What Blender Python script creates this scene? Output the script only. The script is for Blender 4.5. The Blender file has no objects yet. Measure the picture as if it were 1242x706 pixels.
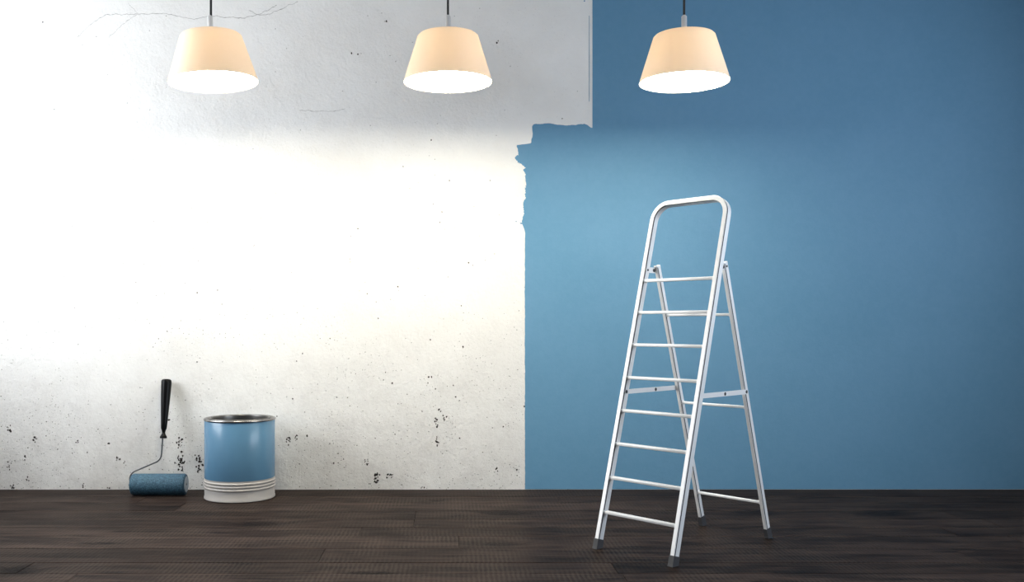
import bpy, bmesh, math, random
from mathutils import Vector, Matrix, noise
C = bpy.context.scene.collection
S = bpy.context.scene
PI = math.pi
DW = 5.6855                      # distance of the back wall from the lens (m)
F = 1157.0                       # focal length in photo pixels
CX, HY = 541.0, 390.0            # principal point / horizon

# ------------------------------------------------------------------ camera
cam_d = bpy.data.cameras.new('camera')
cam = bpy.data.objects.new('camera', cam_d); C.objects.link(cam)
cam.location = (0, 0, 1.0); cam.rotation_euler = (PI/2, 0, 0)
cam_d.sensor_width = 36.0; cam_d.sensor_fit = 'HORIZONTAL'
cam_d.lens = 36.0 * F / 1242.0
cam_d.shift_x = (621.0 - CX) / 1242.0
cam_d.shift_y = (HY - 353.0) / 1242.0
cam_d.clip_start = 0.05; cam_d.clip_end = 200
S.camera = cam

# ------------------------------------------------------------------ world, lights, exposure
S.view_settings.view_transform = 'Standard'
S.view_settings.look = 'None'
S.view_settings.gamma = 1.0
S.view_settings.use_curve_mapping = False
S.view_settings.exposure = 0.0
LAMP_EMIT = 45.0
LAMP_COL = (1.0, 0.92, 0.73)
BULB_W = 3.0
WORLD_STR = 0.17

w = bpy.data.worlds.new('world'); S.world = w; w.use_nodes = True
bg = w.node_tree.nodes['Background']
bg.inputs[0].default_value = (0.84, 0.91, 1.0, 1); bg.inputs[1].default_value = WORLD_STR

def area(name, loc, rot, sx, sy, power, col):
    d = bpy.data.lights.new(name, 'AREA'); d.shape = 'RECTANGLE'; d.size = sx; d.size_y = sy
    d.energy = power; d.color = col
    o = bpy.data.objects.new(name, d); C.objects.link(o); o.location = loc; o.rotation_euler = rot
    return o
WL, WR, CEIL, FRONT = -3.15, 4.1, 3.0, -1.2      # left wall, right wall, ceiling, open front edge
area('daylight_left', (WL-0.30, 4.45, 1.85), (0, -PI/2, 0), 1.7, 1.8, 108, (0.93, 0.97, 1.0))
area('fill_right', (WR+0.30, 2.2, 1.9), (0, PI/2, 0), 1.3, 3.6, 155, (0.78, 0.88, 1.0))  # added fill from the unseen right side, brightens ladder sides and blue wall

# ------------------------------------------------------------------ helpers
def obj(name, bm, mat, parent=None, smooth=False, angle=None, label=None):
    bmesh.ops.recalc_face_normals(bm, faces=bm.faces)
    me = bpy.data.meshes.new(name); bm.to_mesh(me); bm.free()
    o = bpy.data.objects.new(name, me); C.objects.link(o)
    for m in (mat if isinstance(mat, (list, tuple)) else [mat]): me.materials.append(m)
    if smooth:
        me.polygons.foreach_set('use_smooth', [True]*len(me.polygons))
        if angle is None: angle = 35
        me.set_sharp_from_angle(angle=math.radians(angle))
    if parent: o.parent = parent
    if label: o['label'] = label
    return o
def struct(name, bm, mat, parent=None, label=None):
    o = obj(name, bm, mat, parent)
    if not parent: o['kind'] = 'structure'
    if label: o['label'] = label
    return o
def thing(name, label, cat, loc=(0,0,0), rot=(0,0,0), group=None):
    o = bpy.data.objects.new(name, None); C.objects.link(o); o.empty_display_size = .1
    o.location = loc; o.rotation_euler = rot; o['label'] = label; o['category'] = cat
    if group: o['group'] = group
    return o
def add_box(bm, x0, x1, y0, y1, z0, z1, bev=0, M=None):
    r = bmesh.ops.create_cube(bm, size=1)
    vs = r['verts']
    for v in vs:
        v.co = Vector(((x0+x1)/2 + v.co.x*(x1-x0), (y0+y1)/2 + v.co.y*(y1-y0), (z0+z1)/2 + v.co.z*(z1-z0)))
    if bev:
        es = list({e for v in vs for e in v.link_edges})
        g = bmesh.ops.bevel(bm, geom=es, offset=bev, segments=2, affect='EDGES', profile=.5)
        vs = list({v for f in g['faces'] for v in f.verts} | {v for v in vs if v.is_valid})
    if M is not None:
        for v in vs: v.co = M @ v.co
def box(*a, **k):
    bm = bmesh.new(); add_box(bm, *a, **k); return bm
def lathe(prof, n=64, closed=False):
    """prof: list of (r, z) revolved about Z"""
    bm = bmesh.new(); rings = []
    for r, z in prof:
        if r < 1e-6: rings.append([bm.verts.new((0, 0, z))])
        else: rings.append([bm.verts.new((r*math.cos(2*PI*i/n), r*math.sin(2*PI*i/n), z)) for i in range(n)])
    prs = list(zip(rings, rings[1:])) + ([(rings[-1], rings[0])] if closed else [])
    for a, b in prs:
        if len(a) == 1 and len(b) == 1: continue
        for i in range(n):
            j = (i+1) % n
            if len(a) == 1: bm.faces.new((a[0], b[j], b[i]))
            elif len(b) == 1: bm.faces.new((a[i], a[j], b[0]))
            else: bm.faces.new((a[i], a[j], b[j], b[i]))
    return bm
def xform(bm, M):
    bmesh.ops.transform(bm, matrix=M, verts=bm.verts); return bm
def tube(pts, r, n=12, caps=True):
    """round tube through a 3-D polyline (parallel transport)"""
    bm = bmesh.new(); pts = [Vector(p) for p in pts]; rings = []
    up = None
    for i, p in enumerate(pts):
        t = (pts[min(i+1, len(pts)-1)] - pts[max(i-1, 0)]).normalized()
        if up is None:
            up = t.orthogonal().normalized()
        up = (up - t*up.dot(t)).normalized(); sd = t.cross(up)
        rr = r[i] if isinstance(r, (list, tuple)) else r
        rings.append([bm.verts.new(p + up*math.cos(2*PI*k/n)*rr + sd*math.sin(2*PI*k/n)*rr) for k in range(n)])
    for a, b in zip(rings, rings[1:]):
        for k in range(n): bm.faces.new((a[k], a[(k+1) % n], b[(k+1) % n], b[k]))
    if caps: bm.faces.new(rings[0]); bm.faces.new(rings[-1][::-1])
    return bm
def smooth_path(ctrl, rad, n=6):
    """round the corners of a polyline with radius-like fillets"""
    out = [Vector(ctrl[0])]
    for i in range(1, len(ctrl)-1):
        a, b, c = Vector(ctrl[i-1]), Vector(ctrl[i]), Vector(ctrl[i+1])
        r = min(rad, (a-b).length*.49, (c-b).length*.49)
        p, q = b + (a-b).normalized()*r, b + (c-b).normalized()*r
        for k in range(n+1):
            t = k/n; out.append(p*(1-t)**2 + b*2*t*(1-t) + q*t*t)
    out.append(Vector(ctrl[-1])); return out

# ------------------------------------------------------------------ materials
def mat(name):
    m = bpy.data.materials.new(name); m.use_nodes = True
    return m, m.node_tree, m.node_tree.nodes['Principled BSDF']
def simple(name, col, rough=.5, metal=0, spec=None, bump=None):
    m, nt, b = mat(name)
    n = nt.nodes
    tc = n.new('ShaderNodeTexCoord'); nz = n.new('ShaderNodeTexNoise')
    nz.inputs['Scale'].default_value = 12; nz.inputs['Detail'].default_value = 4
    nt.links.new(tc.outputs['Object'], nz.inputs['Vector'])
    mx = n.new('ShaderNodeMix'); mx.data_type = 'RGBA'
    mx.inputs['A'].default_value = (*[c*.94 for c in col], 1); mx.inputs['B'].default_value = (*[min(1, c*1.05) for c in col], 1)
    nt.links.new(nz.outputs['Fac'], mx.inputs['Factor']); nt.links.new(mx.outputs['Result'], b.inputs['Base Color'])
    b.inputs['Roughness'].default_value = rough; b.inputs['Metallic'].default_value = metal
    if spec is not None: b.inputs['Specular IOR Level'].default_value = spec
    if bump:
        sc, st, ds = bump
        n2 = n.new('ShaderNodeTexNoise'); n2.inputs['Scale'].default_value = sc; n2.inputs['Detail'].default_value = 5
        bp = n.new('ShaderNodeBump'); bp.inputs['Strength'].default_value = st; bp.inputs['Distance'].default_value = ds
        nt.links.new(tc.outputs['Object'], n2.inputs['Vector']); nt.links.new(n2.outputs['Fac'], bp.inputs['Height'])
        nt.links.new(bp.outputs['Normal'], b.inputs['Normal'])
    return m
class NB:
    """tiny node-building helper"""
    def __init__(s, nt): s.nt = nt
    def new(s, t, **k):
        n = s.nt.nodes.new(t)
        for a, v in k.items(): setattr(n, a, v)
        return n
    def link(s, a, b): s.nt.links.new(a, b)
    def val(s, sock, v):
        if hasattr(v, 'is_linked'): s.link(v, sock)
        else: sock.default_value = v
    def math(s, op, a, b=0.0, c=None, clamp=False):
        n = s.new('ShaderNodeMath', operation=op, use_clamp=clamp)
        s.val(n.inputs[0], a); s.val(n.inputs[1], b)
        if c is not None: s.val(n.inputs[2], c)
        return n.outputs[0]
    def rng(s, v, a, b, c, d, interp='SMOOTHSTEP'):
        n = s.new('ShaderNodeMapRange', interpolation_type=interp)
        for i, x in enumerate((v, a, b, c, d)): s.val(n.inputs[i], x)
        return n.outputs[0]
    def noise(s, vec, scale, detail=4, rough=.5, dist=0):
        n = s.new('ShaderNodeTexNoise')
        n.inputs['Scale'].default_value = scale; n.inputs['Detail'].default_value = detail
        n.inputs['Roughness'].default_value = rough; n.inputs['Distortion'].default_value = dist
        s.link(vec, n.inputs['Vector']); return n.outputs['Fac']
    def mix(s, f, a, b):
        n = s.new('ShaderNodeMix', data_type='RGBA')
        s.val(n.inputs['Factor'], f)
        for k, v in (('A', a), ('B', b)):
            if hasattr(v, 'is_linked'): s.link(v, n.inputs[k])
            else: n.inputs[k].default_value = (*v, 1)
        return n.outputs['Result']
    def mapping(s, vec, sc):
        n = s.new('ShaderNodeMapping'); n.inputs['Scale'].default_value = sc; s.link(vec, n.inputs['Vector']); return n.outputs[0]

# rough old plaster
def plaster_material():
    m, nt, b = mat('rough_plaster'); N = NB(nt)
    tc = N.new('ShaderNodeTexCoord'); P = tc.outputs['Object']
    sep = N.new('ShaderNodeSeparateXYZ'); N.link(P, sep.inputs[0]); Z = sep.outputs['Z']
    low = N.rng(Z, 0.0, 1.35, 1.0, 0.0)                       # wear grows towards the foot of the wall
    mott = N.noise(P, 1.4, 6, .6)
    base = N.mix(N.rng(mott, .35, .65, 0, 1), (.80, .79, .775), (.86, .855, .845))
    # dusty grey blotches of the worn base
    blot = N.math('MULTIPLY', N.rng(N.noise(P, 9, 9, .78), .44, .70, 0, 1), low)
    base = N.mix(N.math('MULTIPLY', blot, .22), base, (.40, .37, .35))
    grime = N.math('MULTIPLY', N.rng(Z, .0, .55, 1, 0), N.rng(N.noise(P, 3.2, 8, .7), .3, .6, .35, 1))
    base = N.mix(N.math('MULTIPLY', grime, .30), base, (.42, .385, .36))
    # pin-holes and specks
    def specks(scale, t0, t1, mask):
        v = N.new('ShaderNodeTexVoronoi'); v.inputs['Scale'].default_value = scale; v.inputs['Randomness'].default_value = 1
        N.link(P, v.inputs['Vector'])
        dots = N.rng(v.outputs['Distance'], t0, t1, 1, 0)
        sp = N.new('ShaderNodeSeparateColor'); N.link(v.outputs['Color'], sp.inputs[0])
        pick = N.math('LESS_THAN', sp.outputs[0], mask)
        return N.math('MULTIPLY', dots, pick)
    m1 = N.math('ADD', N.math('MULTIPLY', low, .42), .02)
    m1 = N.math('MULTIPLY', m1, N.rng(N.noise(P, 2.3, 3), .38, .62, .15, 1.4))
    s1 = specks(60, .10, .24, m1)
    s2 = specks(26, .05, .12, N.math('MULTIPLY', m1, .5))
    s3 = specks(150, .12, .34, N.math('MULTIPLY', m1, 1.2))
    sk = N.math('ADD', N.math('MULTIPLY', s1, .55), N.math('ADD', s2, N.math('MULTIPLY', s3, .35)), clamp=True)
    base = N.mix(sk, base, (.10, .085, .075))
    N.link(base, b.inputs['Base Color'])
    b.inputs['Roughness'].default_value = .85; b.inputs['Specular IOR Level'].default_value = .2
    h = N.math('ADD', N.math('MULTIPLY', N.noise(P, 55, 6, .65), .5), N.math('MULTIPLY', N.noise(P, 9, 6, .6), .9))
    h = N.math('SUBTRACT', h, N.math('MULTIPLY', sk, .5))
    bp = N.new('ShaderNodeBump'); bp.inputs['Strength'].default_value = .85; bp.inputs['Distance'].default_value = .008
    N.link(h, bp.inputs['Height']); N.link(bp.outputs['Normal'], b.inputs['Normal'])
    return m
def paint_material():
    m, nt, b = mat('blue_wall_paint'); N = NB(nt)
    tc = N.new('ShaderNodeTexCoord'); P = tc.outputs['Object']
    mott = N.noise(P, 1.7, 7, .6)
    fine = N.noise(P, 30, 5, .6)
    base = N.mix(N.rng(mott, .3, .7, 0, 1), PAINT_A, PAINT_B)
    base = N.mix(N.rng(fine, .35, .65, 0, .12), base, (.18, .34, .52))
    N.link(base, b.inputs['Base Color'])
    b.inputs['Roughness'].default_value = .62; b.inputs['Specular IOR Level'].default_value = .3
    h = N.math('ADD', N.math('MULTIPLY', N.noise(P, 60, 6, .65), .5), N.math('MULTIPLY', N.noise(P, 9, 6, .6), .7))
    bp = N.new('ShaderNodeBump'); bp.inputs['Strength'].default_value = .3; bp.inputs['Distance'].default_value = .005
    N.link(h, bp.inputs['Height']); N.link(bp.outputs['Normal'], b.inputs['Normal'])
    return m
PAINT_A = (.112, .268, .42); PAINT_B = (.126, .285, .445)

KNOTS = [(-.935, 4.72, .17, .030), (.319, 4.987, .17, .040), (-.05, 5.33, .05, .014), (-1.72, 3.83, .10, .035),
         (-2.35, 5.02, .12, .02), (-.30, 3.80, .16, .012), (1.62, 4.99, .17, .035), (2.25, 4.95, .2, .03), (1.1, 4.30, .10, .02),
         (-1.55, 4.30, .13, .012), (.25, 4.29, .12, .018), (2.7, 4.15, .2, .03), (-2.6, 4.4, .12, .02)]
def floor_material():
    m, nt, b = mat('dark_oak_boards'); N = NB(nt)
    tc = N.new('ShaderNodeTexCoord'); P = tc.outputs['Object']
    at = N.new('ShaderNodeAttribute'); at.attribute_name = 'plank'; sa = N.new('ShaderNodeSeparateColor'); N.link(at.outputs['Color'], sa.inputs[0])
    rnd, rnd2 = sa.outputs[0], sa.outputs[1]
    sep = N.new('ShaderNodeSeparateXYZ'); N.link(P, sep.inputs[0])
    # knots: elliptical distance field, also bends the grain
    kn = None
    for (kx, ky, rx, ry) in KNOTS:
        dx = N.math('DIVIDE', N.math('SUBTRACT', sep.outputs['X'], kx), rx)
        dy = N.math('DIVIDE', N.math('SUBTRACT', sep.outputs['Y'], ky), ry*2.6)
        d = N.math('ADD', N.math('MULTIPLY', dx, dx), N.math('MULTIPLY', dy, dy))
        g = N.math('EXPONENT', N.math('MULTIPLY', d, -1.1))
        kn = g if kn is None else N.math('ADD', kn, g)
    cb = N.new('ShaderNodeCombineXYZ')
    N.link(N.math('ADD', sep.outputs['X'], N.math('MULTIPLY', rnd, 37.0)), cb.inputs[0])
    N.link(N.math('ADD', sep.outputs['Y'], N.math('ADD', N.math('MULTIPLY', rnd2, 11.0), N.math('MULTIPLY', kn, .09))), cb.inputs[1])
    V = cb.outputs[0]
    streak = N.rng(N.noise(N.mapping(V, (.8, 9, 1)), 2.6, 6, .62, .5), .57, .64, 0, .9)
    g1 = N.noise(N.mapping(V, (.7, 7, 1)), 2.6, 8, .62, .6)          # broad grain
    g2 = N.noise(N.mapping(V, (1.2, 24, 1)), 3.0, 6, .7, .3)          # fine grain
    g3 = N.noise(N.mapping(V, (.4, 3.5, 1)), 2.0, 5, .6, .4)           # long dark streaks
    saw = N.new('ShaderNodeTexWave', wave_type='BANDS', bands_direction='X'); saw.inputs['Scale'].default_value = 16
    saw.inputs['Distortion'].default_value = 2.5; saw.inputs['Detail'].default_value = 2; saw.inputs['Detail Scale'].default_value = 3
    N.link(N.mapping(V, (1, .35, 1)), saw.inputs['Vector'])
    col = N.mix(N.rng(g1, .36, .64, 0, 1), FL_D, FL_L)
    col = N.mix(N.rng(g2, .40, .70, 0, .55), col, FL_X)
    col = N.mix(N.rng(g3, .52, .66, 0, .6), col, (.010, .008, .008))
    col = N.mix(streak, col, (.006, .005, .005))
    wn = N.noise(P, 3.5, 3)
    col = N.mix(N.math('MULTIPLY', N.math('MULTIPLY', saw.outputs['Fac'], .42), N.rng(wn, .4, .6, .2, 1)), col, (.075, .058, .048))
    tone = N.math('ADD', N.math('MULTIPLY', rnd2, .45), .75)
    vm = N.new('ShaderNodeVectorMath', operation='SCALE'); N.link(col, vm.inputs[0]); N.link(tone, vm.inputs['Scale'])
    kk = N.math('MULTIPLY', N.rng(kn, .25, .9, 0, 1), N.rng(N.noise(N.mapping(P, (6, 40, 1)), 3, 6, .7), .40, .56, .1, 1))
    col = N.mix(kk, vm.outputs[0], (.004, .0035, .004))
    N.link(col, b.inputs['Base Color'])
    N.link(N.math('ADD', N.math('MULTIPLY', g2, .25), FL_R), b.inputs['Roughness'])
    b.inputs['Specular IOR Level'].default_value = FL_S; b.inputs['IOR'].default_value = 1.07
    h = N.math('ADD', N.math('MULTIPLY', g2, .6), N.math('ADD', N.math('MULTIPLY', g1, .6), N.math('MULTIPLY', saw.outputs['Fac'], .12)))
    h = N.math('SUBTRACT', h, N.math('MULTIPLY', kk, .5))
    bp = N.new('ShaderNodeBump'); bp.inputs['Strength'].default_value = .35; bp.inputs['Distance'].default_value = .004
    N.link(h, bp.inputs['Height']); N.link(bp.outputs['Normal'], b.inputs['Normal'])
    return m
FL_D = (.0055, .0042, .0042); FL_L = (.036, .0245, .021); FL_X = (.074, .052, .044); FL_R = .30; FL_S = .5

def shade_material():
    m, nt, b = mat('cream_lamp_shade'); N = NB(nt)
    b.inputs['Roughness'].default_value = .55; b.inputs['Specular IOR Level'].default_value = .25
    tc = N.new('ShaderNodeTexCoord'); nz = N.noise(tc.outputs['Object'], 40, 3)
    c = N.mix(nz, (.91, .84, .74), (.93, .86, .77)); N.link(c, b.inputs['Base Color'])
    tr = N.new('ShaderNodeBsdfTranslucent'); tr.inputs[0].default_value = (.95, .82, .60, 1)
    ms = N.new('ShaderNodeMixShader'); ms.inputs[0].default_value = .22
    out = nt.nodes['Material Output']
    N.link(b.outputs[0], ms.inputs[1]); N.link(tr.outputs[0], ms.inputs[2]); N.link(ms.outputs[0], out.inputs['Surface'])
    return m
def emission(name, col, st):
    m, nt, b = mat(name)
    b.inputs['Base Color'].default_value = (.9, .9, .9, 1)
    b.inputs['Emission Color'].default_value = (*col, 1); b.inputs['Emission Strength'].default_value = st
    return m
def fleece_material():
    m, nt, b = mat('blue_painted_fleece'); N = NB(nt)
    tc = N.new('ShaderNodeTexCoord'); P = tc.outputs['Object']
    a = N.noise(P, 130, 4, .7); v = N.noise(P, 45, 5, .7, 1.0)
    c = N.mix(N.rng(a, .38, .62, 0, 1), (.018, .060, .098), (.065, .165, .24))
    c = N.mix(N.rng(v, .45, .65, 0, .6), c, (.03, .08, .14)); N.link(c, b.inputs['Base Color'])
    b.inputs['Roughness'].default_value = .6
    bp = N.new('ShaderNodeBump'); bp.inputs['Strength'].default_value = .9; bp.inputs['Distance'].default_value = .004
    N.link(N.math('ADD', a, v), bp.inputs['Height']); N.link(bp.outputs['Normal'], b.inputs['Normal'])
    return m

M_plaster = plaster_material(); M_paint = paint_material(); M_floor = floor_material()
M_chip = simple('dark_plaster_hole', (.035, .028, .025), .95, bump=(80, .8, .003))
M_crack = simple('hairline_crack', (.40, .39, .38), .95)
M_ceil = simple('white_ceiling', (.58, .58, .58), .9, bump=(60, .2, .002))
M_whitewood = simple('white_window_frame', (.8, .8, .8), .5)
M_shade = shade_material(); M_diff = emission('glowing_diffuser', LAMP_COL, LAMP_EMIT)
M_opal = emission('opal_diffuser_back', LAMP_COL, 1.6)
M_cord = simple('black_cable', (.012, .012, .012), .5)
M_chrome = simple('brushed_nickel', (.80, .80, .80), .35, .6)
M_alu = simple('white_aluminium', (.84, .84, .85), .38, .12, bump=(220, .05, .0005))
M_groove = simple('dark_groove', (.03, .03, .03), .7)
M_alug = M_alu
M_rivet = simple('dark_rivet', (.04, .04, .045), .4, .6)
M_rubber = simple('grey_black_rubber', (.045, .045, .05), .6)
M_canblue = simple('blue_can_coating', (.105, .235, .37), .26, 0, .5)
M_canwhite = simple('off_white_can_band', (.42, .395, .375), .45)
M_tin = simple('tin_rim', (.34, .33, .32), .25, 1.0)
M_seat = simple('dull_tin_seat', (.17, .165, .16), .32, 1.0)
M_tindark = simple('dark_tin_inside', (.07, .07, .07), .35, .8)
M_wetpaint = simple('liquid_blue_paint', (.12, .30, .45), .15)
M_fleece = fleece_material()
M_cap = simple('grey_plastic_cap', (.42, .47, .52), .45)
M_wire = simple('dark_steel_wire', (.09, .095, .10), .35, .8)
M_handle = simple('black_plastic_grip', (.003, .003, .0035), .30, 0, .12)

# ------------------------------------------------------------------ room shell
def wx(px): return (px - CX)/F*DW
def wz(py): return 1.0 - (py - HY)/F*DW
struct('wall_back', box(WL-.15, WR+.15, DW, DW+.15, -.12, CEIL+.12), M_plaster)
wall_back = bpy.data.objects['wall_back']
def wall_with_window(name, x0, x1, wy0, wy1, wz0, wz1):
    bm = bmesh.new()
    add_box(bm, x0, x1, FRONT, wy0, -.12, CEIL+.12); add_box(bm, x0, x1, wy1, DW, -.12, CEIL+.12)
    add_box(bm, x0, x1, wy0, wy1, -.12, wz0); add_box(bm, x0, x1, wy0, wy1, wz1, CEIL+.12)
    return struct(name, bm, M_ceil)
LWIN = (3.45, 5.4, 0.95, 2.75); FILL_WIN = (0.4, 4.0, 1.25, 2.55)
wall_with_window('wall_left', WL-.15, WL, *LWIN)
wall_with_window('wall_right', WR, WR+.15, *FILL_WIN)
def window(name, x0, x1, wy0, wy1, wz0, wz1):
    bm = bmesh.new(); t = .05
    add_box(bm, x0, x1, wy0, wy0+t, wz0, wz1, .004); add_box(bm, x0, x1, wy1-t, wy1, wz0, wz1, .004)
    add_box(bm, x0, x1, wy0+t, wy1-t, wz0, wz0+t, .004); add_box(bm, x0, x1, wy0+t, wy1-t, wz1-t, wz1, .004)
    ym = (wy0+wy1)/2; add_box(bm, x0+.01, x1-.01, ym-.02, ym+.02, wz0+t, wz1-t, .004)
    struct(name, bm, M_whitewood)
window('window_1', WL-.10, WL-.04, *LWIN)
window('added_window', WR+.04, WR+.10, *FILL_WIN)  # invented out-of-view window, put in to hold the right-hand fill light
struct('ceiling', box(WL, WR, FRONT, DW, CEIL, CEIL+.12), M_ceil)

# floor: individual boards in one mesh, running along X
def build_floor():
    random.seed(11)
    bm = bmesh.new(); cl = bm.loops.layers.color.new('plank')
    rows = [DW, 5.458, 5.271, 5.05, 4.831, 4.637, 4.45, 4.21, 3.962, 3.793]
    y = 3.793
    while y > FRONT: y -= .19; rows.append(y)
    forced = {1: [.632], 2: [1.175], 4: [-.16], 8: [.684]}
    g = .0011
    for i in range(len(rows)-1):
        y1, y0 = rows[i], rows[i+1]
        js = list(forced.get(i, []))
        x = (js[0] if js else random.uniform(-1.2, 1.4))
        js = [x]; t = x
        while t < WR: t += random.uniform(2.1, 2.9); js.append(t)
        t = x
        while t > WL: t -= random.uniform(2.1, 2.9); js.append(t)
        if i == 0: js = []
        js = sorted([WL] + [j for j in js if WL+.3 < j < WR-.3] + [WR])
        for a, b in zip(js, js[1:]):
            c = (random.random(), random.random(), random.random(), 1)
            n0 = len(bm.faces)
            lift = random.uniform(0, .0010)
            # board with a tiny chamfer at its long edges
            sec = [(y0+g, -.03), (y0+g, -.003), (y0+g+.002, -.0010+lift-.001), (y1-g-.002, -.0010+lift-.001), (y1-g, -.003), (y1-g, -.03)]
            va = [bm.verts.new((a+g, yy, zz)) for yy, zz in sec]; vb = [bm.verts.new((b-g, yy, zz)) for yy, zz in sec]
            fs = [bm.faces.new((va[k], va[k+1], vb[k+1], vb[k])) for k in range(5)]
            fs += [bm.faces.new(va[::-1]), bm.faces.new(vb)]
            for f in fs:
                for l in f.loops: l[cl] = c
    n = len(bm.faces); bm.faces.ensure_lookup_table()
    r0 = len(bm.faces)
    add_box(bm, WL, WR, FRONT, DW, -.12, -.031)
    return struct('floor', bm, M_floor)
build_floor()

# blue paint coat on the back wall (a thin coat with its ragged edge)
def ragged(pts, step, amp, seed):
    out = []
    for i, (a, b) in enumerate(zip(pts, pts[1:])):
        a, b = Vector(a), Vector(b); L = (b-a).length; n = max(1, int(L/step)); nrm = Vector((-(b-a).y, (b-a).x)).normalized()
        for k in range(n):
            t = k/n; p = a.lerp(b, t)
            q = noise.noise(Vector((p.x*.21, p.y*.21, seed)))*amp + noise.noise(Vector((p.x*.9, p.y*.9, seed+9)))*amp*.5
            if amp >= 1.5: q += (noise.noise(Vector((p.x*3.1, p.y*3.1, seed+4)))**2)*amp*2.2*math.copysign(1, noise.noise(Vector((p.y*2.3, seed, 1.7))))
            out.append(p + nrm*q*(0 if k == 0 and i == 0 else 1))
    out.append(Vector(pts[-1])); return out
def build_paint():
    top = wz(-30); bottom = .0005
    edge = [(718.6, -30), (718.6, 155)]
    E = [Vector(p) for p in edge]
    E += ragged([(718, 156), (709, 150), (697, 151.5), (688, 152.3), (676, 151), (668, 150), (655, 150), (647, 151)], 1.5, .8, 1)[1:]
    E += ragged([(645.5, 153), (646, 162), (644.5, 173)], 2, .8, 2)
    E += ragged([(643, 174), (627, 176)], 2, .6, 3)
    E += ragged([(626.8, 177), (629, 187), (624.5, 191), (628, 196), (636, 202), (638, 203)], 1.0, 1.6, 4)
    E += ragged([(634.5, 206), (637.5, 213), (636, 218), (638.6, 224), (637.5, 229), (637, 240), (634.5, 247), (635, 260), (633, 268), (633.5, 270)], .8, 1.8, 5)
    E += [Vector(p) for p in [(630.5, 270.4), (630.5, 271.4), (633.5, 272.0)]]
    E += ragged([(635.5, 277), (637, 283), (636.6, 300), (636.6, 420), (636.8, 580)], 3, .5, 6)
    pts = [(wx(p.x), wz(p.y)) for p in E] + [(wx(636.8), bottom), (WR-.002, bottom), (WR-.002, CEIL-.002), (wx(718.6), CEIL-.002)]
    bm = bmesh.new(); yf = DW - .0016
    vf = [bm.verts.new((x, yf, z)) for x, z in pts]
    f = bm.faces.new(vf)
    r = bmesh.ops.extrude_face_region(bm, geom=[f])
    for v in [g for g in r['geom'] if isinstance(g, bmesh.types.BMVert)]: v.co.y = DW + .002
    bmesh.ops.triangulate(bm, faces=[ff for ff in bm.faces if len(ff.verts) > 4])
    # the thin stray brush line beside the masked edge, and two stray drips
    for (x0, x1, z0, z1) in ((714.4, 714.9, 19, 123), (708, 709.6, 0.5, 2.0), (625.4, 626.6, 268, 269.4)):
        add_box(bm, wx(x0), wx(x1), DW-.0012, DW+.001, wz(z1), wz(z0))
    return obj('blue_paint', bm, M_paint, wall_back, label='fresh blue paint coat with a ragged left edge')
build_paint()

# chips, scuffs and cracks of the old plaster
def build_chips():
    random.seed(5)
    big = [(219,534,3),(218,540,3),(220,548,2),(217,556,4),(221,561,4),(219,566,4),(241,553,2),(240,558,4),(243,564,4),(241,570,3),(238,566,2),
           (42.5,532.5,3),(10.6,521,3),(13,523,2),(30,555,2.2),(10.6,563.5,2.6),(34,580.5,2.6),(94,536,2.2),(106,549,1.6),(132,538,2),(144.5,555,2.8),(151,561,2.4),
           (70,545,1.4),(15,591,3),(100,591,2.6),(132,592,2.6),(205,509.5,2),(239,355,1.6),(264,352,1.2),(269,369,1),(203,402,1.2),(239,439,1.3),(95,418,1.1),
           (355,484,1.5),(350.6,534,3),(359,531.6,2.6),(52,27,1.6),(66,133,1.3),(568.4,318.7,1.4),(482.6,347.6,1.4),(559.5,371,1.2),(458.8,386.3,1.3),
           (522,412,1.3),(561.6,421,2),(367,428.8,1.4),(359.7,438,1.2),(475.8,465,1.9),(467.7,451.7,1.3),(520,457.2,1.4),(523.4,457.2,1.8),(519,464.5,1.4),
           (528,471.7,1.4),(549.7,467.4,1.3),(552.7,481.5,1.5),(532.3,496.8,2),(534.5,499,1.4),(537.5,504,1.8),(538,508,2.4),(529.3,512.5,3),(530,509,1.8),(530,533,2.8),(530.6,537,2.4),
           (512,499,1.4),(348,533,2),(350,540,1.6),(372.5,528.6,2),(400,538,1.4),(404.8,561.8,2),(445,559,2.4),(445.4,563,2),(457,576,2.6),(457.6,580,4),(456.5,585,2.6),(472.8,576.2,3.2),
           (416.7,557,1.6),(603,568.6,2.4),(557.4,531.6,1.2),(636,493,1.6),(513.6,593,2.2),(626.6,569.8,1.6),(610.5,517.6,1.3),(468.7,26,1.8),(426.6,64.6,1.6),
           (434,66,1.3),(438,65,1),(602.6,52,2),(604,49.5,1.2),(545,219,1.4),(594.5,219,1.2),(489,202,1.2),(523,170,1.3),(434,277.5,1.2),(536,257,1),(533.7,270,1.1),(336,505,1.2)]
    bm = bmesh.new()
    def blob(px, py, r, k=0):
        n = 9; x, z = wx(px), wz(py); s = DW/F; yy = DW - .0008 - k*2e-6
        a0 = random.random()*6; asp = random.uniform(.55, 1.1)
        vs = [bm.verts.new((x + r*s*asp*random.uniform(.45, 1.25)*math.cos(a0+2*PI*i/n), yy, z + r*s*random.uniform(.45, 1.25)*math.sin(a0+2*PI*i/n))) for i in range(n)]
        c = bm.verts.new((x, yy, z))
        for i in range(n): bm.faces.new((c, vs[i], vs[(i+1) % n]))
    k = 0
    for (px, py, r) in big:
        if r >= 2.2:                                  # crumbled spots are little clusters
            for q in range(int(r*2.4)):
                k += 1; blob(px + random.gauss(0, r*.55), min(592, py + random.gauss(0, r*.85)), r*random.uniform(.22, .52), k)
        else: k += 1; blob(px, py, r*.80, k)
    for i in range(420):
        t = random.random()**2.2
        px, py = random.uniform(2, 634), 592 - t*330
        if 247 < px < 335 and py > 500: continue
        k += 1; blob(px, py, random.uniform(.28, .72), k)
    return obj('chipped_spot', bm, M_chip, wall_back, label='small dark chips in the white plaster')
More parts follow.
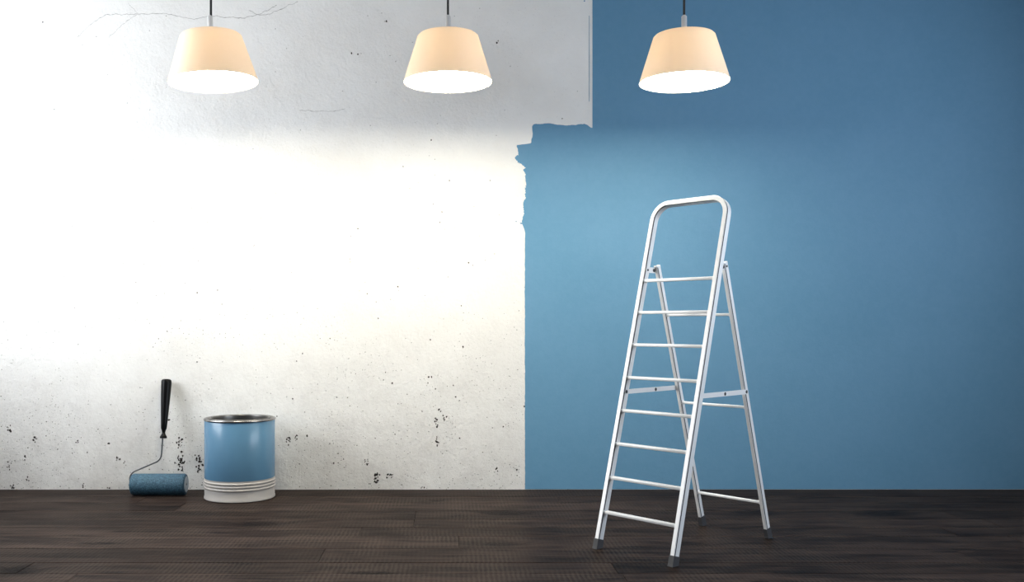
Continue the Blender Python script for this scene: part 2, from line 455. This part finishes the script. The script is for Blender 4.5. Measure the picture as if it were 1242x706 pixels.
o = build_chips(); o['kind'] = 'stuff'
def crack(pts, wpx, i):
    P = ragged([(x/2.353, y/2.353) for x, y in pts], 1.6, 1.3, i*3.3)
    bm = bmesh.new(); prev = None
    for j, p in enumerate(P):
        h = wpx*.5*(.5 + abs(noise.noise(Vector((j*.7, i, 0))))*1.6)
        a, b = bm.verts.new((wx(p.x), DW-.0007, wz(p.y-h))), bm.verts.new((wx(p.x), DW-.0007, wz(p.y+h)))
        if prev: bm.faces.new((prev[0], a, b, prev[1]))
        prev = (a, b)
    obj('hairline_crack', bm, M_crack, wall_back)
crack([(220,108),(250,75),(300,42),(380,40),(470,38),(520,50),(555,55),(600,45),(690,52),(740,42),(790,15)], .8, 1)
crack([(310,108),(350,70),(390,42)], .6, 2)
crack([(365,8),(380,25),(395,42)], .6, 3)
crack([(855,245+70),(900,262+55),(950,318),(985,310)], .6, 4)
crack([(710,30),(740,44),(770,40),(850,5)], .7, 5)
crack([(1695,290),(1740,296),(1790,300),(1840,297)], .8, 6)

# ------------------------------------------------------------------ pendant lamps
def pendant(label, X, tilt):
    Y, ZR, H = 4.705, 2.179, .234
    RB, RT = .2196, .150
    piv = 2.413                                              # shade top
    root = thing('pendant_lamp', label, 'pendant lamp', (X, Y, CEIL), (0, 0, 0), 'pendant lamps hanging in a row')
    def loc(z): return z - CEIL
    # thin conical shade, rounded shoulder, closed top
    prof_out = [(.016, H), (RT-.02, H), (RT-.008, H-.002), (RT, H-.010)] + [(RT+(RB-RT)*t, (H-.010)*(1-t)) for t in (.25, .5, .75, .97)] + [(RB, 0.0)]
    prof_in = [(RB-.003, 0.0)] + [(RT-.003+(RB-RT)*t, (H-.014)*(1-t)) for t in (.97, .75, .5, .25, 0)] + [(RT-.012, H-.006), (.016, H-.006)]
    T = Matrix.Translation((0, 0, loc(piv))) @ Matrix.Rotation(tilt, 4, 'Y') @ Matrix.Translation((0, 0, -H))
    obj('lamp_shade', xform(lathe(prof_out+prof_in, 96, True), T), M_shade, root, True)
    d = lathe([(0, .004), (RB-.0045, .004), (RB-.0045, .007), (0, .007)], 96, True)
    xform(d, T); do = obj('diffuser', d, [M_diff, M_opal], root, label='glowing white diffuser')
    for p in do.data.polygons: p.material_index = 0 if p.normal.z < -.5 else 1
    s = lathe([(0, H-.03), (.0135, H-.03), (.0135, H+.090), (.011, H+.094), (.0075, H+.094), (.0075, H+.098), (0, H+.098)], 32, True)
    obj('lamp_socket', xform(s, T), M_chrome, root, True)
    obj('cord', tube([(0, 0, loc(piv)+.094), (0, 0, -.02)], .0058, 12), M_cord, root, True)
    obj('ceiling_rose', lathe([(0, -.032), (.02, -.032), (.05, -.022), (.056, -.004), (.056, 0), (0, 0)], 48), M_chrome, root, True)
    ld = bpy.data.lights.new('bulb', 'POINT'); ld.energy = BULB_W; ld.color = (1, .86, .70); ld.shadow_soft_size = .035
    lo = bpy.data.objects.new('bulb', ld); C.objects.link(lo); lo.parent = root; lo.location = (0, 0, loc(piv)-.09)
pendant('cream pendant lamp over the paint can, leftmost of the three', (255.8-CX)/F*4.705, math.radians(-3.2))
pendant('cream pendant lamp before the bare white plaster, middle of the three', (543.3-CX)/F*4.705, 0)
pendant('cream pendant lamp before the blue wall above the stepladder', (829.8-CX)/F*4.705, 0)

# ------------------------------------------------------------------ stepladder
YAW = 0.8684
lad = thing('stepladder', 'tall white aluminium stepladder standing open before the blue wall', 'ladder', (.784, 4.042, 0), (0, 0, -YAW))
# local axes: x = along the rungs, y = backwards, z = up
LEAN = .267
LN = math.sqrt(1+LEAN**2); SD = Vector((0, LEAN/LN, 1/LN)); SB = Vector((0, 1/LN, -LEAN/LN))    # along stile / towards its back
def W(z): return (.382 + (.370-.382)*z/1.56)/2                 # half inner width
FT, FD = .0205, .036                                            # stile: width along rung, depth
FOOT = .034
def front_frame():
    # path of the inner edge in the frame plane, as (x, height)
    ztop = 1.558 - .0; R = .066
    L = []
    L.append((-W(FOOT), FOOT))
    cz = ztop - FT - R
    L.append((-W(cz), cz))
    hx = W(cz)
    for k in range(1, 13):
        a = PI - (PI/2)*k/12; L.append((-hx+R + R*math.cos(a), cz + R*math.sin(a)))
    for k in range(0, 13):
        a = PI/2 - (PI/2)*k/12; L.append((hx-R + R*math.cos(a), cz + R*math.sin(a)))
    L.append((W(FOOT), FOOT))
    # section: (outward offset, depth) with a narrow groove just behind the front lip, both sides
    e = .0016
    sec = [(e, 0), (FT-e, 0), (FT, e), (FT, .0030), (FT-.0035, .0032), (FT-.0035, .0086), (FT, .0088), (FT, FD-e), (FT-e, FD), (e, FD), (0, FD-e),
           (0, .0088), (.0035, .0086), (.0035, .0032), (0, .0030), (0, e)]
    dark = {3, 4, 5, 11, 12, 13}
    bm = bmesh.new(); rings = []
    for i, (x, z) in enumerate(L):
        a = Vector(L[max(i-1, 0)]); b = Vector(L[min(i+1, len(L)-1)]); t = (b-a).normalized()
        n = Vector((-t.y, t.x))                                # outward (left of travel direction)
        ring = []
        for (o_, d_) in sec:
            px, pz = x + n.x*o_, z + n.y*o_
            p = Vector((px, 0, 0)) + Vector((0, LEAN*pz, pz)) + SB*d_
            ring.append(bm.verts.new(p))
        rings.append(ring)
    ns = len(sec)
    for a, b in zip(rings, rings[1:]):
        for k in range(ns):
            f = bm.faces.new((a[k], a[(k+1) % ns], b[(k+1) % ns], b[k])); f.material_index = 1 if k in dark else 0
    bm.faces.new(rings[0]); bm.faces.new(rings[-1][::-1])
    return obj('front_frame', bm, [M_alu, M_groove], lad, True)
front_frame()
# treads
RZ = [1.188, 1.0415, .894, .7465, .5995, .4525, .3055, .157]
for z in RZ:
    bm = bmesh.new(); hw = W(z)
    M = Matrix.Translation((0, LEAN*z, z))
    add_box(bm, -hw, hw, .0065, .0285, -.0075, .0055, .003, M)
    for k in range(3): add_box(bm, -hw+.004, hw-.004, .010+.006*k, .012+.006*k, .0055, .0066, 0, M)
    for sx in (-1, 1): add_box(bm, sx*(hw-.002)-.002, sx*(hw-.002)+.002, .0045, .0300, -.0095, .0075, .001, M)
    obj('rung', bm, M_alu, lad, True)
# rear legs
B0, BS = .758, -.2846                                          # y at the floor, dy/dz
RL = math.sqrt(1+BS**2); RBk = Vector((0, 1/RL, -BS/RL))
RTOP = 1.257
RW, RWD = .0165, .029
def VI(z): return (.339 + .003*z)/2                            # half inner width of the rear frame
def rear_leg(s):
    e = .0014
    sec = [(e, 0), (RW-e, 0), (RW, e), (RW, .0028), (RW-.003, .003), (RW-.003, .0082), (RW, .0084), (RW, RWD-e), (RW-e, RWD), (e, RWD), (0, RWD-e),
           (0, .0084), (.003, .0082), (.003, .003), (0, .0028), (0, e)]
    dark = {3, 4, 5, 11, 12, 13}
    bm = bmesh.new(); rings = []
    for z in (FOOT, RTOP):
        rings.append([bm.verts.new(Vector((s*(VI(z)+o_), B0+BS*z, z)) + RBk*d_) for o_, d_ in sec])
    ns = len(sec); a, b = rings
    for k in range(ns):
        f = bm.faces.new((a[k], a[(k+1) % ns], b[(k+1) % ns], b[k])); f.material_index = 1 if k in dark else 0
    bm.faces.new(a); bm.faces.new(b[::-1])
    obj('rear_leg', bm, [M_alu, M_groove], lad, True)
for s in (-1, 1): rear_leg(s)
for z in (1.031, .614, .170):
    bm = bmesh.new(); hw = VI(z); M = Matrix.Translation((0, B0+BS*z, z))
    add_box(bm, -hw, hw, .007, .022, -.0065, .0055, .003, M)
    for sx in (-1, 1): add_box(bm, sx*(hw-.002)-.002, sx*(hw-.002)+.002, .005, .024, -.0085, .0075, .001, M)
    obj('rear_rung', bm, M_alu, lad, True)
# feet: dark caps with a flared sole
def foot(x0, x1, y, bk, lean, dep):
    bm = bmesh.new(); m = .0022
    vs = []
    for (z, g) in ((0, .003), (.006, .003), (.010, m), (FOOT+.010, m), (FOOT+.010, m)):
        yy = y + lean*z
        ring = [Vector((x0-g, yy, z)) + bk*(-g), Vector((x1+g, yy, z)) + bk*(-g), Vector((x1+g, yy, z)) + bk*(dep+g), Vector((x0-g, yy, z)) + bk*(dep+g)]
        for p in ring:
            if z == 0: p.z = 0
            p.z = max(p.z, 0)
        vs.append([bm.verts.new(p) for p in ring])
    vs.pop()
    for a, b in zip(vs, vs[1:]):
        for k in range(4): bm.faces.new((a[k], a[(k+1) % 4], b[(k+1) % 4], b[k]))
    bm.faces.new(vs[0]); bm.faces.new(vs[-1][::-1])
    obj('foot', bm, M_rubber, lad, label='dark rubber foot')
for s in (-1, 1):
    a, b = sorted((s*W(0), s*(W(0)+FT))); foot(a, b, 0, SB, LEAN, FD)
    a, b = sorted((s*VI(0), s*(VI(0)+RW))); foot(a, b, B0, RBk, BS, RWD)
# rivet: short domed cylinder along x
def rivet(name, x, y, z, r, s, mat_=None, t=.004, parent=None):
    b = lathe([(0, -t), (r, -t), (r, 0), (r*.75, t*.6), (0, t*.8)], 20)
    xform(b, Matrix.Translation((x, y, z)) @ Matrix.Rotation(s*PI/2, 4, 'Y'))
    obj(name, b, mat_ or M_rivet, parent, True)
# folding braces
ZB = .683
def bar(bm, y0, z0, y1, z1, x, h, t):
    """flat strip in the y-z plane with rounded ends"""
    d = Vector((y1-y0, z1-z0)); L = d.length; d.normalize(); n = Vector((-d.y, d.x)); pts = []
    for k in range(9): a = -PI/2 + PI*k/8; pts.append(Vector((y1, z1)) + d*math.cos(a)*h/2 + n*math.sin(a)*h/2)
    for k in range(9): a = PI/2 + PI*k/8; pts.append(Vector((y0, z0)) + d*math.cos(a)*h/2 + n*math.sin(a)*h/2)
    va = [bm.verts.new((x-t/2, p.x, p.y)) for p in pts]; vb = [bm.verts.new((x+t/2, p.x, p.y)) for p in pts]
    bm.faces.new(va); bm.faces.new(vb[::-1]); n_ = len(pts)
    for k in range(n_): bm.faces.new((va[k], va[(k+1) % n_], vb[(k+1) % n_], vb[k]))
for s in (-1, 1):
    # the bars lie between the stile's inner face and the rear leg's outer face
    x = s*(W(ZB) - .0022)
    ya = LEAN*ZB + .016; yb = B0+BS*ZB + .014; ym = ya + (yb-ya)*.56
    zm = ZB + .001
    bm = bmesh.new()
    bar(bm, ya, ZB, ym, zm, x, .021, .0022)
    bar(bm, ym, zm, yb, ZB+.002, x + .0006, .021, .0022)
    br = obj('brace', bm, M_alu, lad, True)
    for yy, zz in ((ya, ZB), (ym, zm), (yb, ZB+.002)):
        rivet('rivet', x+.0018, yy, zz, .0080, 1, None, .002, br)
# hinge brackets at the top
for s in (-1, 1):
    z = 1.238; x = s*(W(z)-.0022)
    bm = bmesh.new(); ya = LEAN*z+.019; yb = B0+BS*z+.012
    bar(bm, ya, z, yb, z, x, .026, .0022)
    hb = obj('hinge_bracket', bm, M_alu, lad, True)
    rivet('bolt', x+.0018, ya, z, .0055, 1, None, .003, hb)
    rivet('bolt', x+.002, ya+.046, z, .0085, 1, None, .006, hb)
    rivet('bolt', s*(VI(z)+RW)+.002 if s > 0 else x+.002, yb+.004, z+.004, .005, 1, None, .002, hb)
    cap = bmesh.new(); x0, x1 = sorted((s*(VI(RTOP)-.0005), s*(VI(RTOP)+RW+.0005)))
    p = Vector((0, B0+BS*RTOP, RTOP))
    add_box(cap, x0, x1, -.0005, RWD+.0005, -.006, .0025, .001, Matrix.Translation(p))
    obj('end_cap', cap, M_alu, lad, True)

# ------------------------------------------------------------------ paint can
can = thing('paint_can', 'blue metal paint can with an off-white ribbed foot on the dark floor', 'paint can', (-1.177, 5.445, 0))
ZT = .4517; RC = .1975
prof = [(RC-.012, .010), (RC-.010, 0), (RC-.002, 0), (RC+.0015, .003), (RC+.0015, .010), (RC-.001, .014)]
for zc in (.066, .083, .100):
    prof += [(RC-.001, zc-.0075), (RC+.0005, zc-.006), (RC+.0035, zc-.002), (RC+.0035, zc+.002), (RC+.0005, zc+.006), (RC-.001, zc+.0075)]
prof += [(RC-.001, .1165)]
prof_in = [(RC-.004, .1165), (RC-.004, .012), (0, .012), (0, .010)]
obj('foot_band', lathe(prof+prof_in, 96, True), M_canwhite, can, True, label='off-white ribbed foot band')
obj('body', lathe([(RC-.004, .1165), (RC-.0005, .1165), (RC, .118), (RC, ZT-.016), (RC-.003, ZT-.012), (RC-.004, ZT-.012)], 96, True), M_canblue, can, True, 50, label='glossy blue can wall')
def arc(cx, cz, r, a0, a1, n): return [(cx+r*math.cos(a0+(a1-a0)*k/n), cz+r*math.sin(a0+(a1-a0)*k/n)) for k in range(n+1)]
rim = arc(RC-.001, ZT-.006, .006, -PI*.6, PI*.9, 10) + [(RC-.010, ZT-.012), (RC-.012, ZT-.016), (RC-.006, ZT-.018)]
obj('rim', lathe(rim, 96, True), M_tin, can, True, label='bare tin rim')
ring = [(RC-.010, ZT-.0135), (.172, ZT-.014)] + arc(.165, ZT-.004, .0065, 0, PI, 8) + [(.1585, ZT-.03), (.161, ZT-.03), (.167, ZT-.020), (RC-.010, ZT-.018)]
obj('lid_seat', lathe(ring, 96, True), M_seat, can, True, label='dark metal lid seat')
obj('inner_wall', lathe([(RC-.0045, ZT-.019), (RC-.0045, .30), (RC-.0065, .30), (RC-.0065, ZT-.019)], 96, True), M_tindark, can, True)
obj('liquid_paint', lathe([(0, .30), (RC-.005, .30), (RC-.005, .02), (0, .02)], 64), M_wetpaint, can, True)

# ------------------------------------------------------------------ paint roller
rol = thing('paint_roller', 'blue fleece paint roller with a black grip leaning on the plaster wall', 'paint roller', (-1.655, 5.50, 0))
RX0, RX1, RR = -1.812, -1.497, .0612
def lx(x): return x + 1.655
R90 = Matrix.Rotation(PI/2, 4, 'Y')
def along_x(bm, x0): return xform(bm, Matrix.Translation((lx(x0), 0, RR)) @ R90)
L = RX1-RX0
sl = [(.030, 0), (RR-.012, 0), (RR-.004, .004), (RR, .012)] + [(RR, .012+(L-.024)*k/12) for k in range(1, 12)] + [(RR, L-.012), (RR-.004, L-.004), (RR-.012, L), (.030, L)]
bm = lathe(sl + [(.030, L-.002), (.030, .002)], 72, True)
along_x(bm, RX0)
obj('roller_sleeve', bm, M_fleece, rol, True)
for x0, s in ((RX0-.002, 0), (RX1-.012, 1)):
    c = lathe([(0, 0), (.0435, 0), (.046, .002), (.046, .012), (.0435, .014), (.012, .014), (.010, .011), (0, .011)] if s else [(0, .014), (.046, .014), (.046, .002), (.0435, 0), (0, 0)], 40, True)
    along_x(c, x0); e = obj('end_cap', c, M_cap, rol, True, label='pale grey end cap')
    if s:
        h = lathe([(0, 0), (.0055, 0), (.0055, .004), (0, .005)], 16); along_x(h, RX1-.003)
        obj('axle_nut', h, M_rivet, e, True)
# cage wire + handle; the tool leans back so its grip touches the wall
def ydep(z): return (z-RR)/(.654-RR)*.150                      # local y
def pt(px, py):
    D = 5.5
    for _ in range(4): z = 1-(py-HY)/F*D; D = 5.5 + ydep(z)
    return Vector(((px-CX)/F*D + 1.655, D-5.5, z))
x_end = lx(RX0) - .0135
A = Vector((lx(RX0)+.05, 0, RR)); B = Vector((x_end, 0, RR)); Cc = pt(159.3, 574.0); Cc.x = x_end; Dd = pt(195.4, 558.0); Ee = pt(197.6, 528)
path = smooth_path([A, B, Cc, Dd, Ee], .035, 8)
obj('wire_frame', tube(path, .0042, 14), M_wire, rol, True, 60)
H0, H1 = pt(198.1, 531.6), pt(202.0, 460.6)
d = H1-H0; Lh = d.length; s = Lh/71.0
hp = [(0, 0), (4.0, 0), (4.3, .8), (4.0, 2.2), (2.3, 5.0), (1.9, 6.8), (2.3, 8.6), (3.5, 12), (3.9, 18), (4.8, 34), (5.7, 52), (6.15, 64), (6.25, 68.5), (5.9, 70.2), (5.0, 71), (0, 71)]
hb = lathe([(r*.0048, z*s) for r, z in hp], 40)
q = Vector((0, 0, 1)).rotation_difference(d.normalized()).to_matrix().to_4x4()
xform(hb, Matrix.Translation(H0) @ q)
obj('handle', hb, M_handle, rol, True, 50, label='black tapered plastic grip')
